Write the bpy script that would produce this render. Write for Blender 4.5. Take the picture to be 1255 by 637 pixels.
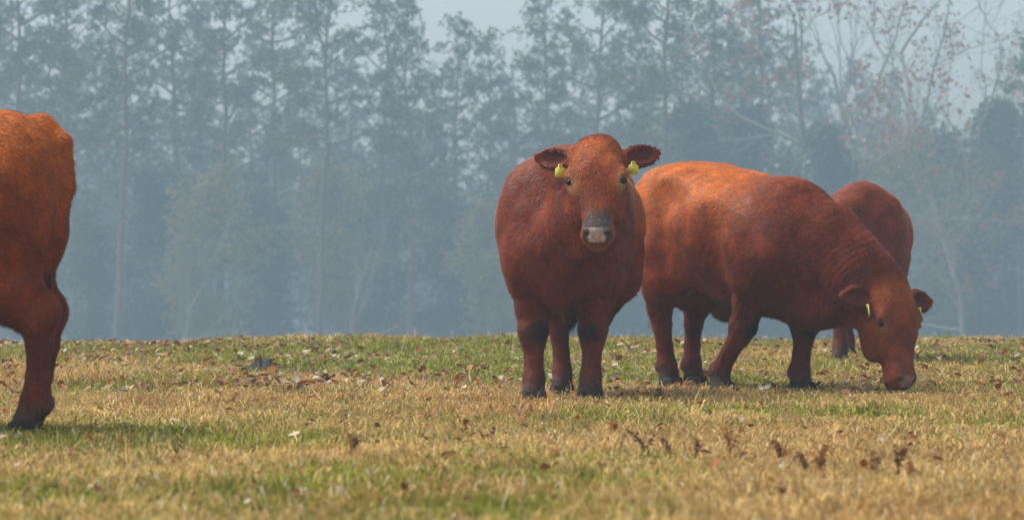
import bpy, math, random
import numpy as np
from mathutils import Vector, Matrix

random.seed(7)
RNG = np.random.default_rng(7)
scene = bpy.context.scene
for o in list(bpy.data.objects):
    bpy.data.objects.remove(o)

# ------------------------------------------------------------------ camera
F_PX = 4000.0            # focal length in pixels of the 1255 px wide photograph
PH_W, PH_H = 1255.0, 637.0
HORIZON = 371.0          # eye-level row
CAM_Z = 0.575
cam_data = bpy.data.cameras.new('camera')
cam = bpy.data.objects.new('camera', cam_data)
scene.collection.objects.link(cam)
cam.location = (0, 0, CAM_Z)
cam.rotation_euler = (math.radians(90), 0, 0)
cam_data.sensor_width = 36.0
cam_data.lens = 36.0 * F_PX / PH_W
cam_data.shift_y = (HORIZON - PH_H / 2) / PH_W
cam_data.clip_start = 0.1
cam_data.clip_end = 3000
cam_data.dof.use_dof = True
cam_data.dof.focus_distance = 19.6
cam_data.dof.aperture_fstop = 5.0
scene.camera = cam

# ------------------------------------------------------------------ world, sun, exposure
SUN_EL, SUN_AZ = 58.0, 165.0      # high, to the left of the herd
world = bpy.data.worlds.new('World')
scene.world = world
world.use_nodes = True
wn, wl = world.node_tree.nodes, world.node_tree.links
bg = wn['Background']
sky = wn.new('ShaderNodeTexSky')
sky.sky_type = 'NISHITA'
sky.sun_disc = False
sky.sun_elevation = math.radians(SUN_EL)
sky.sun_rotation = math.radians(90 - SUN_AZ)
sky.air_density = 1.0
sky.dust_density = 4.0
sky.ozone_density = 1.0
hsv = wn.new('ShaderNodeHueSaturation')
hsv.inputs['Saturation'].default_value = 0.28
wl.new(sky.outputs[0], hsv.inputs['Color'])
wl.new(hsv.outputs[0], bg.inputs['Color'])
bg.inputs['Strength'].default_value = 0.075

sun_data = bpy.data.lights.new('sun', 'SUN')
sun_data.energy = 1.5
sun_data.angle = math.radians(20)
sun_data.color = (1.0, 0.95, 0.88)
sun = bpy.data.objects.new('sun', sun_data)
scene.collection.objects.link(sun)
_e, _a = math.radians(SUN_EL), math.radians(SUN_AZ)
sun_dir = Vector((math.cos(_e) * math.cos(_a), math.cos(_e) * math.sin(_a), math.sin(_e)))
sun.rotation_euler = sun_dir.to_track_quat('Z', 'Y').to_euler()
sun.location = (0, 20, 60)

vs = scene.view_settings
vs.view_transform = 'Standard'
vs.look = 'None'
vs.exposure = 1.75
vs.gamma = 1.0
vs.use_curve_mapping = False

# ------------------------------------------------------------------ helpers
COL = scene.collection

def link(o, parent=None):
    COL.objects.link(o)
    if parent is not None:
        o.parent = parent
    return o

def tag(o, label=None, cat=None, group=None, kind=None):
    if label: o['label'] = label
    if cat: o['category'] = cat
    if group: o['group'] = group
    if kind: o['kind'] = kind
    return o

def empty(name, loc, rz=0.0):
    o = bpy.data.objects.new(name, None)
    o.empty_display_size = 0.2
    o.location = loc
    o.rotation_euler = (0, 0, rz)
    return link(o)

def np_mesh(name, V, F, mat=None, colors=None, smooth=False):
    """V (n,3); F (m,3) or (m,4) int array, or list of such arrays"""
    me = bpy.data.meshes.new(name)
    V = np.asarray(V, dtype=np.float32)
    if not isinstance(F, (list, tuple)):
        F = [F]
    F = [np.asarray(f, dtype=np.int32) for f in F if len(f)]
    loops = np.concatenate([f.ravel() for f in F])
    tot = np.concatenate([np.full(len(f), f.shape[1], np.int32) for f in F])
    start = np.concatenate([[0], np.cumsum(tot)[:-1]]).astype(np.int32)
    me.vertices.add(len(V)); me.vertices.foreach_set('co', V.ravel())
    me.loops.add(len(loops)); me.loops.foreach_set('vertex_index', loops)
    me.polygons.add(len(tot)); me.polygons.foreach_set('loop_start', start)
    me.update(calc_edges=True)
    if smooth:
        me.polygons.foreach_set('use_smooth', np.ones(len(tot), dtype=bool))
    if colors is not None:
        a = me.color_attributes.new('tint', 'FLOAT_COLOR', 'POINT')
        c = np.ones((len(V), 4), np.float32); c[:, :3] = colors
        a.data.foreach_set('color', c.ravel())
    if mat: me.materials.append(mat)
    return me

def obj(name, me, parent=None, loc=(0, 0, 0)):
    o = bpy.data.objects.new(name, me)
    o.location = loc
    return link(o, parent)

def px(x, y_depth):            # photo column -> world X at a given distance
    return (x - PH_W / 2) / F_PX * y_depth

def hash3(i, j, k, seed):
    n = (i * 374761393 + j * 668265263 + k * 2147483647 + seed * 1274126177) & 0xFFFFFFFF
    n = ((n ^ (n >> 13)) * 1274126177) & 0xFFFFFFFF
    return ((n ^ (n >> 16)) & 0xFFFF) / 65535.0

def vnoise(x, y, z=None, seed=0):
    x = np.asarray(x, np.float64); y = np.asarray(y, np.float64)
    z = np.zeros_like(x) if z is None else np.asarray(z, np.float64)
    i, j, k = np.floor(x).astype(np.int64), np.floor(y).astype(np.int64), np.floor(z).astype(np.int64)
    u, v, w = x - i, y - j, z - k
    u, v, w = [t * t * (3 - 2 * t) for t in (u, v, w)]
    r = 0
    for a in (0, 1):
        for b in (0, 1):
            for c in (0, 1):
                r = r + hash3(i + a, j + b, k + c, seed) * (u if a else 1 - u) * (v if b else 1 - v) * (w if c else 1 - w)
    return r

def fbm(x, y, z=None, seed=0, octv=3):
    s, a, t = 0, 1.0, 0
    for o in range(octv):
        f = 2.0 ** o
        s = s + a * vnoise(np.asarray(x) * f, np.asarray(y) * f, None if z is None else np.asarray(z) * f, seed + o)
        t += a; a *= 0.5
    return s / t

def mat_new(name):
    m = bpy.data.materials.new(name); m.use_nodes = True
    return m, m.node_tree.nodes, m.node_tree.links, m.node_tree.nodes['Principled BSDF']

# ------------------------------------------------------------------ materials
def mat_tint(name, rough=0.8, trans=0.0, spec=0.3, vary=0.0, bump=0.0, bump_scale=60, sheen=0.0):
    m, n, l, b = mat_new(name)
    at = n.new('ShaderNodeAttribute'); at.attribute_name = 'tint'
    src = at.outputs['Color']
    if vary > 0:
        nz = n.new('ShaderNodeTexNoise'); nz.inputs['Scale'].default_value = bump_scale
        tc = n.new('ShaderNodeTexCoord'); l.new(tc.outputs['Object'], nz.inputs['Vector'])
        mr = n.new('ShaderNodeMapRange'); mr.inputs['From Min'].default_value = 0.3; mr.inputs['From Max'].default_value = 0.7
        mr.inputs['To Min'].default_value = 1 - vary; mr.inputs['To Max'].default_value = 1 + vary
        l.new(nz.outputs['Fac'], mr.inputs['Value'])
        mx = n.new('ShaderNodeVectorMath'); mx.operation = 'SCALE'
        l.new(src, mx.inputs[0]); l.new(mr.outputs[0], mx.inputs['Scale']); src = mx.outputs[0]
        if bump > 0:
            bp = n.new('ShaderNodeBump'); bp.inputs['Strength'].default_value = bump; bp.inputs['Distance'].default_value = 0.01
            l.new(nz.outputs['Fac'], bp.inputs['Height']); l.new(bp.outputs[0], b.inputs['Normal'])
    l.new(src, b.inputs['Base Color'])
    b.inputs['Roughness'].default_value = rough
    b.inputs['Specular IOR Level'].default_value = spec
    if sheen: b.inputs['Sheen Weight'].default_value = sheen
    if trans > 0:
        tr = n.new('ShaderNodeBsdfTranslucent'); l.new(src, tr.inputs['Color'])
        mi = n.new('ShaderNodeMixShader'); mi.inputs[0].default_value = trans
        out = n['Material Output']
        l.new(b.outputs[0], mi.inputs[1]); l.new(tr.outputs[0], mi.inputs[2]); l.new(mi.outputs[0], out.inputs['Surface'])
    return m

def mat_plain(name, col, rough=0.6, spec=0.4, vary=0.15, scale=30, bump=0.2):
    m, n, l, b = mat_new(name)
    tc = n.new('ShaderNodeTexCoord')
    nz = n.new('ShaderNodeTexNoise'); nz.inputs['Scale'].default_value = scale; nz.inputs['Detail'].default_value = 5
    l.new(tc.outputs['Object'], nz.inputs['Vector'])
    cr = n.new('ShaderNodeValToRGB')
    cr.color_ramp.elements[0].position = 0.3; cr.color_ramp.elements[1].position = 0.7
    cr.color_ramp.elements[0].color = (*[c * (1 - vary) for c in col], 1)
    cr.color_ramp.elements[1].color = (*[min(1, c * (1 + vary)) for c in col], 1)
    l.new(nz.outputs['Fac'], cr.inputs[0]); l.new(cr.outputs[0], b.inputs['Base Color'])
    bp = n.new('ShaderNodeBump'); bp.inputs['Strength'].default_value = bump; bp.inputs['Distance'].default_value = 0.01
    l.new(nz.outputs['Fac'], bp.inputs['Height']); l.new(bp.outputs[0], b.inputs['Normal'])
    b.inputs['Roughness'].default_value = rough; b.inputs['Specular IOR Level'].default_value = spec
    return m

def mat_foliage(name, c1, c2, trans=0.35):
    m, n, l, b = mat_new(name)
    oi = n.new('ShaderNodeObjectInfo'); geo = n.new('ShaderNodeNewGeometry'); tc = n.new('ShaderNodeTexCoord')
    nz = n.new('ShaderNodeTexNoise'); nz.inputs['Scale'].default_value = 0.7; nz.inputs['Detail'].default_value = 3
    l.new(tc.outputs['Object'], nz.inputs['Vector'])
    ad = n.new('ShaderNodeMath'); ad.operation = 'ADD'
    l.new(nz.outputs['Fac'], ad.inputs[0]); l.new(geo.outputs['Random Per Island'], ad.inputs[1])
    ad2 = n.new('ShaderNodeMath'); ad2.operation = 'ADD'
    l.new(ad.outputs[0], ad2.inputs[0]); l.new(oi.outputs['Random'], ad2.inputs[1])
    dv = n.new('ShaderNodeMath'); dv.operation = 'DIVIDE'; dv.inputs[1].default_value = 3.0
    l.new(ad2.outputs[0], dv.inputs[0])
    cr = n.new('ShaderNodeValToRGB')
    cr.color_ramp.elements[0].position = 0.25; cr.color_ramp.elements[1].position = 0.75
    cr.color_ramp.elements[0].color = (*c1, 1); cr.color_ramp.elements[1].color = (*c2, 1)
    l.new(dv.outputs[0], cr.inputs[0]); l.new(cr.outputs[0], b.inputs['Base Color'])
    b.inputs['Roughness'].default_value = 0.7; b.inputs['Specular IOR Level'].default_value = 0.2
    tr = n.new('ShaderNodeBsdfTranslucent'); l.new(cr.outputs[0], tr.inputs['Color'])
    mi = n.new('ShaderNodeMixShader'); mi.inputs[0].default_value = trans
    l.new(b.outputs[0], mi.inputs[1]); l.new(tr.outputs[0], mi.inputs[2]); l.new(mi.outputs[0], n['Material Output'].inputs['Surface'])
    return m

M_GRASS = mat_tint('grass_blades', 0.75, 0.3, 0.2)
M_LEAF = mat_tint('dead_leaf', 0.7, 0.2, 0.3)
M_WEED = mat_tint('dead_weed', 0.8, 0.15, 0.2)
M_COAT = mat_tint('bull_coat', 0.75, 0.0, 0.06, vary=0.25, bump=0.6, bump_scale=60)
M_HAIR = mat_tint('bull_hair', 0.5, 0.1, 0.18)
M_HOOF = mat_plain('hoof_horn', (0.028, 0.023, 0.02), 0.85, 0.1, 0.4, 40)
M_EYE = mat_plain('eye_gloss', (0.012, 0.008, 0.006), 0.2, 0.25, 0.2, 30, 0.0)
M_TAG = mat_plain('yellow_plastic', (0.62, 0.52, 0.06), 0.45, 0.4, 0.12, 50, 0.1)
M_DUNG = mat_plain('dung', (0.022, 0.019, 0.016), 0.85, 0.3, 0.4, 25, 0.6)
M_PINE_BARK = mat_plain('pine_bark', (0.10, 0.075, 0.06), 0.9, 0.2, 0.35, 6, 0.6)
M_GREY_BARK = mat_plain('grey_bark', (0.17, 0.15, 0.135), 0.9, 0.2, 0.3, 6, 0.5)
M_NEEDLE = mat_foliage('pine_needles', (0.025, 0.045, 0.02), (0.07, 0.095, 0.03))
M_CEDAR = mat_foliage('cedar_foliage', (0.02, 0.04, 0.022), (0.05, 0.075, 0.03))
M_OLIVE = mat_foliage('olive_leaves', (0.09, 0.09, 0.025), (0.24, 0.19, 0.05))
M_RUSSET = mat_foliage('russet_leaves', (0.14, 0.05, 0.025), (0.28, 0.10, 0.04))

# ------------------------------------------------------------------ ground
_kd = np.array([-60, 0, 12, 16, 19.3, 21.5, 24, 26.5, 29, 32, 36, 40, 46, 55, 75, 100, 130, 700], float)
_kz = np.array([0, 0, 0, 0, 0.0, .022, .065, .115, .145, .158, .13, .06, -.13, -.42, -1.5, -2.6, -3.2, -3.2])
_dd = np.arange(-60, 700, 0.25)
_zz = np.interp(_dd, _kd, _kz)
_ker = np.exp(-0.5 * (np.arange(-16, 17) / 6.0) ** 2); _ker /= _ker.sum()
_zz = np.convolve(np.pad(_zz, 16, mode='edge'), _ker, mode='valid')

def gz(x, y):
    x = np.asarray(x, float); y = np.asarray(y, float)
    z = np.interp(y, _dd, _zz)
    m = np.clip((y - 23) / 8, 0, 1)
    z = z + m * ((vnoise(x * 0.22 + 3.1, y * 0.1, seed=3) - 0.5) * 0.13 + (vnoise(x * 0.9 + 1.7, y * 0.25, seed=6) - 0.5) * 0.05)
    z = z + (fbm(x * 1.3, y * 0.9, seed=5, octv=2) - 0.5) * 0.03 * np.clip((y - 4) / 4, 0, 1) * np.clip((70 - y) / 20, 0, 1)
    return z

def grass_green(x, y):
    """0 straw .. 1 green: how the sward itself is coloured"""
    far = np.clip((y - 19.5) / 6.0, 0, 1)
    p = fbm(x * 0.9, y * 0.45, seed=11, octv=3)
    q = fbm(x * 3.1, y * 1.6, seed=21, octv=2)
    g = (p - 0.5) * 2.4 + (q - 0.5) * 1.2 + 0.20 + far * 0.75
    return np.clip(g, 0, 1)

xs = np.unique(np.concatenate([np.linspace(-380, -14, 30), np.arange(-14, 14.01, 0.35), np.linspace(14, 380, 30)]))
ys = np.unique(np.concatenate([np.linspace(-50, 5, 16), np.arange(5, 60, 0.4), np.linspace(60, 350, 45)]))
GX, GY = np.meshgrid(xs, ys)
GZ = gz(GX, GY)
V = np.stack([GX.ravel(), GY.ravel(), GZ.ravel()], 1)
nx, ny = len(xs), len(ys)
ii, jj = np.meshgrid(np.arange(nx - 1), np.arange(ny - 1))
a0 = (jj * nx + ii).ravel()
Fq = np.stack([a0, a0 + 1, a0 + nx + 1, a0 + nx], 1)
mg, n, l, b = mat_new('pasture_soil')
tc = n.new('ShaderNodeTexCoord')
nz = n.new('ShaderNodeTexNoise'); nz.inputs['Scale'].default_value = 0.9; nz.inputs['Detail'].default_value = 8
nf = n.new('ShaderNodeTexNoise'); nf.inputs['Scale'].default_value = 30; nf.inputs['Detail'].default_value = 6
l.new(tc.outputs['Object'], nz.inputs['Vector']); l.new(tc.outputs['Object'], nf.inputs['Vector'])
cr = n.new('ShaderNodeValToRGB')
cr.color_ramp.elements[0].position = 0.35; cr.color_ramp.elements[0].color = (0.22, 0.135, 0.04, 1)
cr.color_ramp.elements[1].position = 0.65; cr.color_ramp.elements[1].color = (0.115, 0.125, 0.03, 1)
l.new(nz.outputs['Fac'], cr.inputs[0])
mr = n.new('ShaderNodeMapRange'); mr.inputs['To Min'].default_value = 0.5; mr.inputs['To Max'].default_value = 1.5
l.new(nf.outputs['Fac'], mr.inputs['Value'])
sc = n.new('ShaderNodeVectorMath'); sc.operation = 'SCALE'
l.new(cr.outputs[0], sc.inputs[0]); l.new(mr.outputs[0], sc.inputs['Scale']); l.new(sc.outputs[0], b.inputs['Base Color'])
bp = n.new('ShaderNodeBump'); bp.inputs['Strength'].default_value = 0.8; bp.inputs['Distance'].default_value = 0.03
l.new(nf.outputs['Fac'], bp.inputs['Height']); l.new(bp.outputs[0], b.inputs['Normal'])
b.inputs['Roughness'].default_value = 0.95
ground = obj('ground', np_mesh('ground', V, Fq, mg, smooth=True))
tag(ground, 'gently cresting pasture ground under the grass', 'ground', kind='structure')

# ------------------------------------------------------------------ grass blades
def build_grass(N):
    u = RNG.random(N)
    d0, d1 = 7.6, 43.0
    p = 0.75                                     # density falls with distance
    d = (d0 ** p + u * (d1 ** p - d0 ** p)) ** (1 / p)
    hw = 0.157 * d * 1.18 + 0.5
    x = (RNG.random(N) * 2 - 1) * hw
    # gather into tussocks
    j = RNG.random(N) < 0.55
    cell = 0.16
    cx = (np.floor(x / cell) + hash3(np.floor(x / cell).astype(np.int64), np.floor(d / cell).astype(np.int64), 0, 4)) * cell
    cy = (np.floor(d / cell) + hash3(np.floor(x / cell).astype(np.int64), np.floor(d / cell).astype(np.int64), 9, 8)) * cell
    x = np.where(j, x * 0.4 + cx * 0.6, x); d = np.where(j, d * 0.4 + cy * 0.6, d)
    z = gz(x, d)
    g = grass_green(x, d)
    isg = RNG.random(N) < g
    tall = fbm(x * 0.8, d * 0.6, seed=31, octv=2)
    h = (0.018 + 0.045 * RNG.random(N) ** 2.0 + 0.030 * tall) * np.where(isg, 0.8, 1.0)
    h *= np.where(RNG.random(N) < 0.012, 1.9, 1.0)
    h *= 1 + np.clip((fbm(x * 0.9, d * 0.6, seed=77, octv=3) - .55) * 6, 0, 1.1) * np.clip((d - 12) / 10, 0.15, 1)
    w = 0.0011 + 0.0012 * RNG.random(N) + 0.00007 * d
    az = RNG.random(N) * 2 * np.pi
    lean = np.where(isg, 0.7, 1.45) * RNG.random(N) + 0.2
    dirx, diry = np.cos(az), np.sin(az)
    fx, fy = -diry, dirx                          # width direction
    tw = RNG.random(N) * 2 * np.pi
    fx, fy = np.cos(tw), np.sin(tw)
    base = np.stack([x, d, z - 0.006], 1)
    mid = base + np.stack([dirx * h * lean * 0.4, diry * h * lean * 0.4, h * 0.6], 1)
    tip = base + np.stack([dirx * h * lean * 1.25, diry * h * lean * 1.25, h * (1 - 0.35 * lean)], 1)
    W = np.stack([fx * w, fy * w, np.zeros(N)], 1)
    V = np.stack([base - W, base + W, mid - W * .8, mid + W * .8, tip], 1).reshape(-1, 3)
    k = np.arange(N) * 5
    quads = np.stack([k, k + 1, k + 3, k + 2], 1)
    tris = np.stack([k + 2, k + 3, k + 4], 1)
    straw = np.array([0.46, 0.285, 0.085]); straw2 = np.array([0.54, 0.38, 0.16]); rust = np.array([0.30, 0.125, 0.04])
    gr1 = np.array([0.15, 0.18, 0.015]); gr2 = np.array([0.30, 0.30, 0.035])
    t = RNG.random((N, 1)); t2 = fbm(x * 1.7, d * 0.9, seed=41)[:, None]
    cs = straw * (1 - t) + straw2 * t
    rr = np.clip((t2 - 0.46) * 4, 0, 1) * 0.85 * (RNG.random((N, 1)) < .7)
    cs = cs * (1 - rr) + (rust * .6 + straw * .4) * rr
    cg = gr1 * (1 - t) + gr2 * t
    patch = 0.62 + 0.76 * fbm(x * 4.3, d * 2.2, seed=51, octv=3)[:, None]
    c = np.where(isg[:, None], cg, cs) * (0.32 + 1.15 * RNG.random((N, 1))) * patch
    c = np.where((RNG.random(N) < .035)[:, None], np.array([.62, .52, .36]) * (0.8 + .4 * t), c)
    C = np.repeat(c, 5, axis=0)
    C.reshape(N, 5, 3)[:, 4] *= 1.1
    return np_mesh('grass', V, [quads, tris], M_GRASS, C)

grass = obj('grass', build_grass(500000))
tag(grass, 'short straw and green pasture grass', 'grass', kind='stuff')

# ------------------------------------------------------------------ fallen leaves
def leaf_shape(rg, size):
    """lobed, curled oak leaf; returns verts, tris"""
    n = 5
    pts = []
    for s in (1, -1):
        for i in range(n * 2 + 1):
            t = i / (n * 2)
            lobes = 0.62 + 0.38 * (1 if i % 2 else 0.35)
            wd = math.sin(math.pi * min(1, t * 0.92 + 0.04)) ** 0.8 * 0.34 * lobes
            pts.append((t - 0.5, s * wd))
    V = []; F = []
    n2 = n * 2 + 1
    curl = rg.uniform(0.5, 2.2); twist = rg.uniform(-1.0, 1.0); bend = rg.uniform(-0.8, 1.2)
    def lift(x, y):
        return (curl * y * y + bend * x * x * 0.6 + twist * x * y)
    for i in range(n2):
        t = i / (n2 - 1) - 0.5
        V.append((t, 0, lift(t, 0)))
    for (x, y) in pts:
        V.append((x, y, lift(x, y)))
    for s in (0, 1):
        o_ = n2 + s * n2
        for i in range(n2 - 1):
            q = (i, i + 1, o_ + i + 1, o_ + i)
            q = q if s == 0 else q[::-1]
            F.append((q[0], q[1], q[2])); F.append((q[0], q[2], q[3]))
    V = np.array(V) * size
    V[:, 2] -= V[:, 2].min()
    return V, np.array(F)

def rot_mat(rx, ry, rz):
    return np.array(Matrix.Rotation(rz, 3, 'Z') @ Matrix.Rotation(ry, 3, 'Y') @ Matrix.Rotation(rx, 3, 'X'))

LEAF_COLS = [(0.21, 0.075, 0.02), (0.14, 0.05, 0.02), (0.28, 0.125, 0.04), (0.10, 0.04, 0.02), (0.25, 0.065, 0.015)]
PALE = [(0.40, 0.34, 0.25), (0.32, 0.24, 0.15)]

def build_litter(N):
    Vs, Fs, Cs = [], [], []
    base = 0
    rg = random.Random(5)
    shapes = [leaf_shape(rg, 1.0) for _ in range(24)]
    made = 0
    while made < N:
        d = rg.uniform(8.5, 40) if rg.random() < 0.5 else rg.uniform(20, 38)
        x = rg.uniform(-1, 1) * (0.157 * d * 1.15 + 0.4)
        pxx = x / d * F_PX + PH_W / 2
        w = 0.22
        if d > 20.5:
            w = 0.95 if pxx < 470 else 0.36
        elif 18.2 < d < 22 and 740 < pxx < 810:
            w = 0.6
        if 17 < d < 21 and pxx < 620: w = max(w, 0.22)
        w *= 0.35 + 1.3 * float(vnoise(x * 1.1, d * 0.5, seed=61))
        if rg.random() > w:
            continue
        V, F = shapes[rg.randrange(24)]
        s = rg.uniform(0.035, 0.078) if d > 18 else rg.uniform(.02, .055)
        R = rot_mat(rg.uniform(-.7, .7), rg.uniform(-.7, .7), rg.uniform(0, 6.3))
        P = (V * s) @ R.T
        P[:, 2] -= P[:, 2].min()
        P += np.array([x, d, float(gz(x, d)) + rg.uniform(0.008, 0.035)])
        c = np.array(rg.choice(PALE if rg.random() < 0.28 else LEAF_COLS)) * rg.uniform(0.7, 1.25)
        Vs.append(P); Fs.append(F + base); Cs.append(np.tile(c, (len(P), 1))); base += len(P)
        made += 1
    return np_mesh('leaf_litter', np.concatenate(Vs), np.concatenate(Fs), M_LEAF, np.concatenate(Cs))

litter = obj('leaf_litter', build_litter(4600))
tag(litter, 'scattered small brown and pale fallen leaves in the grass', 'leaves', kind='stuff')

def ground_depth(pxx, pyy):
    """distance at which the ray of a photo pixel meets the ground"""
    ds = np.arange(7.0, 34.0, 0.02)
    rx = (pxx - PH_W / 2) / F_PX * ds
    rz = CAM_Z - (pyy - HORIZON) / F_PX * ds
    g = gz(rx, ds)
    k = np.argmax(rz <= g)
    return float(ds[k]) if (rz <= g).any() else 31.0

BIG = [ # px, py, size, colour index, label
    (382, 493, .13, 4, 'rust-red curled fallen leaf lying in the grass below the dark dung pat'),
    (432, 489, .09, 3, 'small dark brown fallen leaf just right of the rust-red curled leaf'),
    (1135, 470, .11, 3, 'dark curled fallen leaf beside the grazing bull\'s muzzle'),
    (1027, 544, .11, 4, 'orange-red fallen leaf in the grass in front of the grazing bull'),
    (949, 594, .11, 4, 'rust-red upright fallen leaf among straw at the bottom right'),
    (653, 562, .12, 0, 'brown fallen leaf in straw grass in front of the front-facing bull'),
    (612, 560, .10, 0, 'tan-brown fallen leaf, leftmost of the pair before the front-facing bull'),
    (743, 546, .08, 3, 'small dark fallen leaf standing in grass below the front-facing bull\'s hooves'),
    (645, 535, .09, 2, 'flat orange-tan fallen leaf below the front-facing bull\'s near hoof'),
    (313, 530, .08, 4, 'small rusty fallen leaf in the straw right of the left bull\'s hoof'),
    (88, 585, .11, 0, 'brown fallen leaf at the bottom left below the left bull\'s hoof'),
    (1213, 421, .10, 2, 'tan fallen leaf on the green crest at the far right'),
    (1222, 540, .09, 0, 'brown fallen leaf in the grass near the right edge'),
    (1070, 500, .08, 1, 'small brown fallen leaf below the grazing bull\'s muzzle'),
    (940, 503, .07, 3, 'small dark fallen leaf below the grazing bull\'s forelegs'),
    (570, 588, .09, 1, 'brown fallen leaf in the foreground straw at bottom centre'),
    (838, 606, .09, 2, 'tan fallen leaf low in the foreground right of centre'),
]
rgl = random.Random(17)
for (x_, y_, s_, ci, lab) in BIG:
    d = ground_depth(x_, y_); X = px(x_, d)
    Vl, Fl = leaf_shape(rgl, s_ * .85)
    Rm = rot_mat(rgl.uniform(-.55, .1), rgl.uniform(-.4, .4), rgl.uniform(0, 6.3))
    Vl = Vl @ Rm.T
    Vl[:, 2] -= Vl[:, 2].min()
    c = np.array(LEAF_COLS[ci])
    o = obj('fallen_leaf', np_mesh('fallen_leaf', Vl, Fl, M_LEAF, np.tile(c, (len(Vl), 1)) * RNG.uniform(.85, 1.15, (len(Vl), 1))),
            loc=(X, d, float(gz(X, d)) + 0.006))
    tag(o, lab, 'leaf', 'single fallen leaves in the grass')

# ------------------------------------------------------------------ tubes / tufts
def tube(pts, rad, sides=6):
    pts = np.asarray(pts, float); n = len(pts)
    V = []
    t0 = pts[1] - pts[0]
    ref = np.array([0.3, 0.7, 0.2]) if abs(t0[2]) > 0.5 * np.linalg.norm(t0) else np.array([0, 0, 1.0])
    for i in range(n):
        t = pts[min(i + 1, n - 1)] - pts[max(i - 1, 0)]
        t = t / (np.linalg.norm(t) + 1e-9)
        a = np.cross(t, ref); a /= np.linalg.norm(a) + 1e-9
        b_ = np.cross(t, a)
        ang = np.arange(sides) / sides * 2 * np.pi
        V.append(pts[i] + rad[i] * (np.cos(ang)[:, None] * a + np.sin(ang)[:, None] * b_))
    V = np.concatenate(V)
    F = []
    for i in range(n - 1):
        for k in range(sides):
            k2 = (k + 1) % sides
            F.append((i * sides + k, i * sides + k2, (i + 1) * sides + k2, (i + 1) * sides + k))
    return V, np.array(F)

class Bag:
    def __init__(s): s.V = []; s.F = []; s.n = 0; s.C = []
    def add(s, V, F, c=None):
        s.V.append(V); s.F.append(np.asarray(F) + s.n); s.n += len(V)
        if c is not None: s.C.append(np.tile(np.asarray(c, float), (len(V), 1)))
    def mesh(s, name, mat, smooth=False):
        f3 = [f for f in s.F if f.shape[1] == 3]; f4 = [f for f in s.F if f.shape[1] == 4]
        fl = ([np.concatenate(f4)] if f4 else []) + ([np.concatenate(f3)] if f3 else [])
        return np_mesh(name, np.concatenate(s.V), fl, mat, np.concatenate(s.C) if s.C else None, smooth)

def spikes(centers, radius, n, width, rg, up=0.25, flat=1.0):
    """star tufts of needle sprays"""
    c = np.asarray(centers, float); m = len(c)
    d = rg.normal(size=(m, n, 3)); d[..., 2] = d[..., 2] * flat + up
    d /= np.linalg.norm(d, axis=2, keepdims=True)
    r = np.asarray(radius).reshape(-1, 1, 1) * (0.6 + 0.6 * rg.random((m, n, 1)))
    p = np.cross(d, rg.normal(size=(m, n, 3))); p /= np.linalg.norm(p, axis=2, keepdims=True)
    tip = c[:, None] + d * r
    md = c[:, None] + d * r * 0.45
    w = width * (0.7 + 0.6 * rg.random((m, n, 1)))
    V = np.stack([c[:, None] + 0 * d, md + p * w, tip, md - p * w], 2).reshape(-1, 3)
    k = np.arange(m * n) * 4
    return V, np.stack([k, k + 1, k + 2, k + 3], 1)

def leaf_cards(centers, size, rg):
    c = np.asarray(centers, float); m = len(c)
    a = rg.normal(size=(m, 3)); a /= np.linalg.norm(a, axis=1, keepdims=True)
    b_ = np.cross(a, rg.normal(size=(m, 3))); b_ /= np.linalg.norm(b_, axis=1, keepdims=True)
    s = size * (0.6 + 0.8 * rg.random((m, 1)))
    V = np.stack([c - a * s, c + b_ * s * .55, c + a * s, c - b_ * s * .55], 1).reshape(-1, 3)
    k = np.arange(m) * 4
    return V, np.stack([k, k + 1, k + 2, k + 3], 1)

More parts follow.
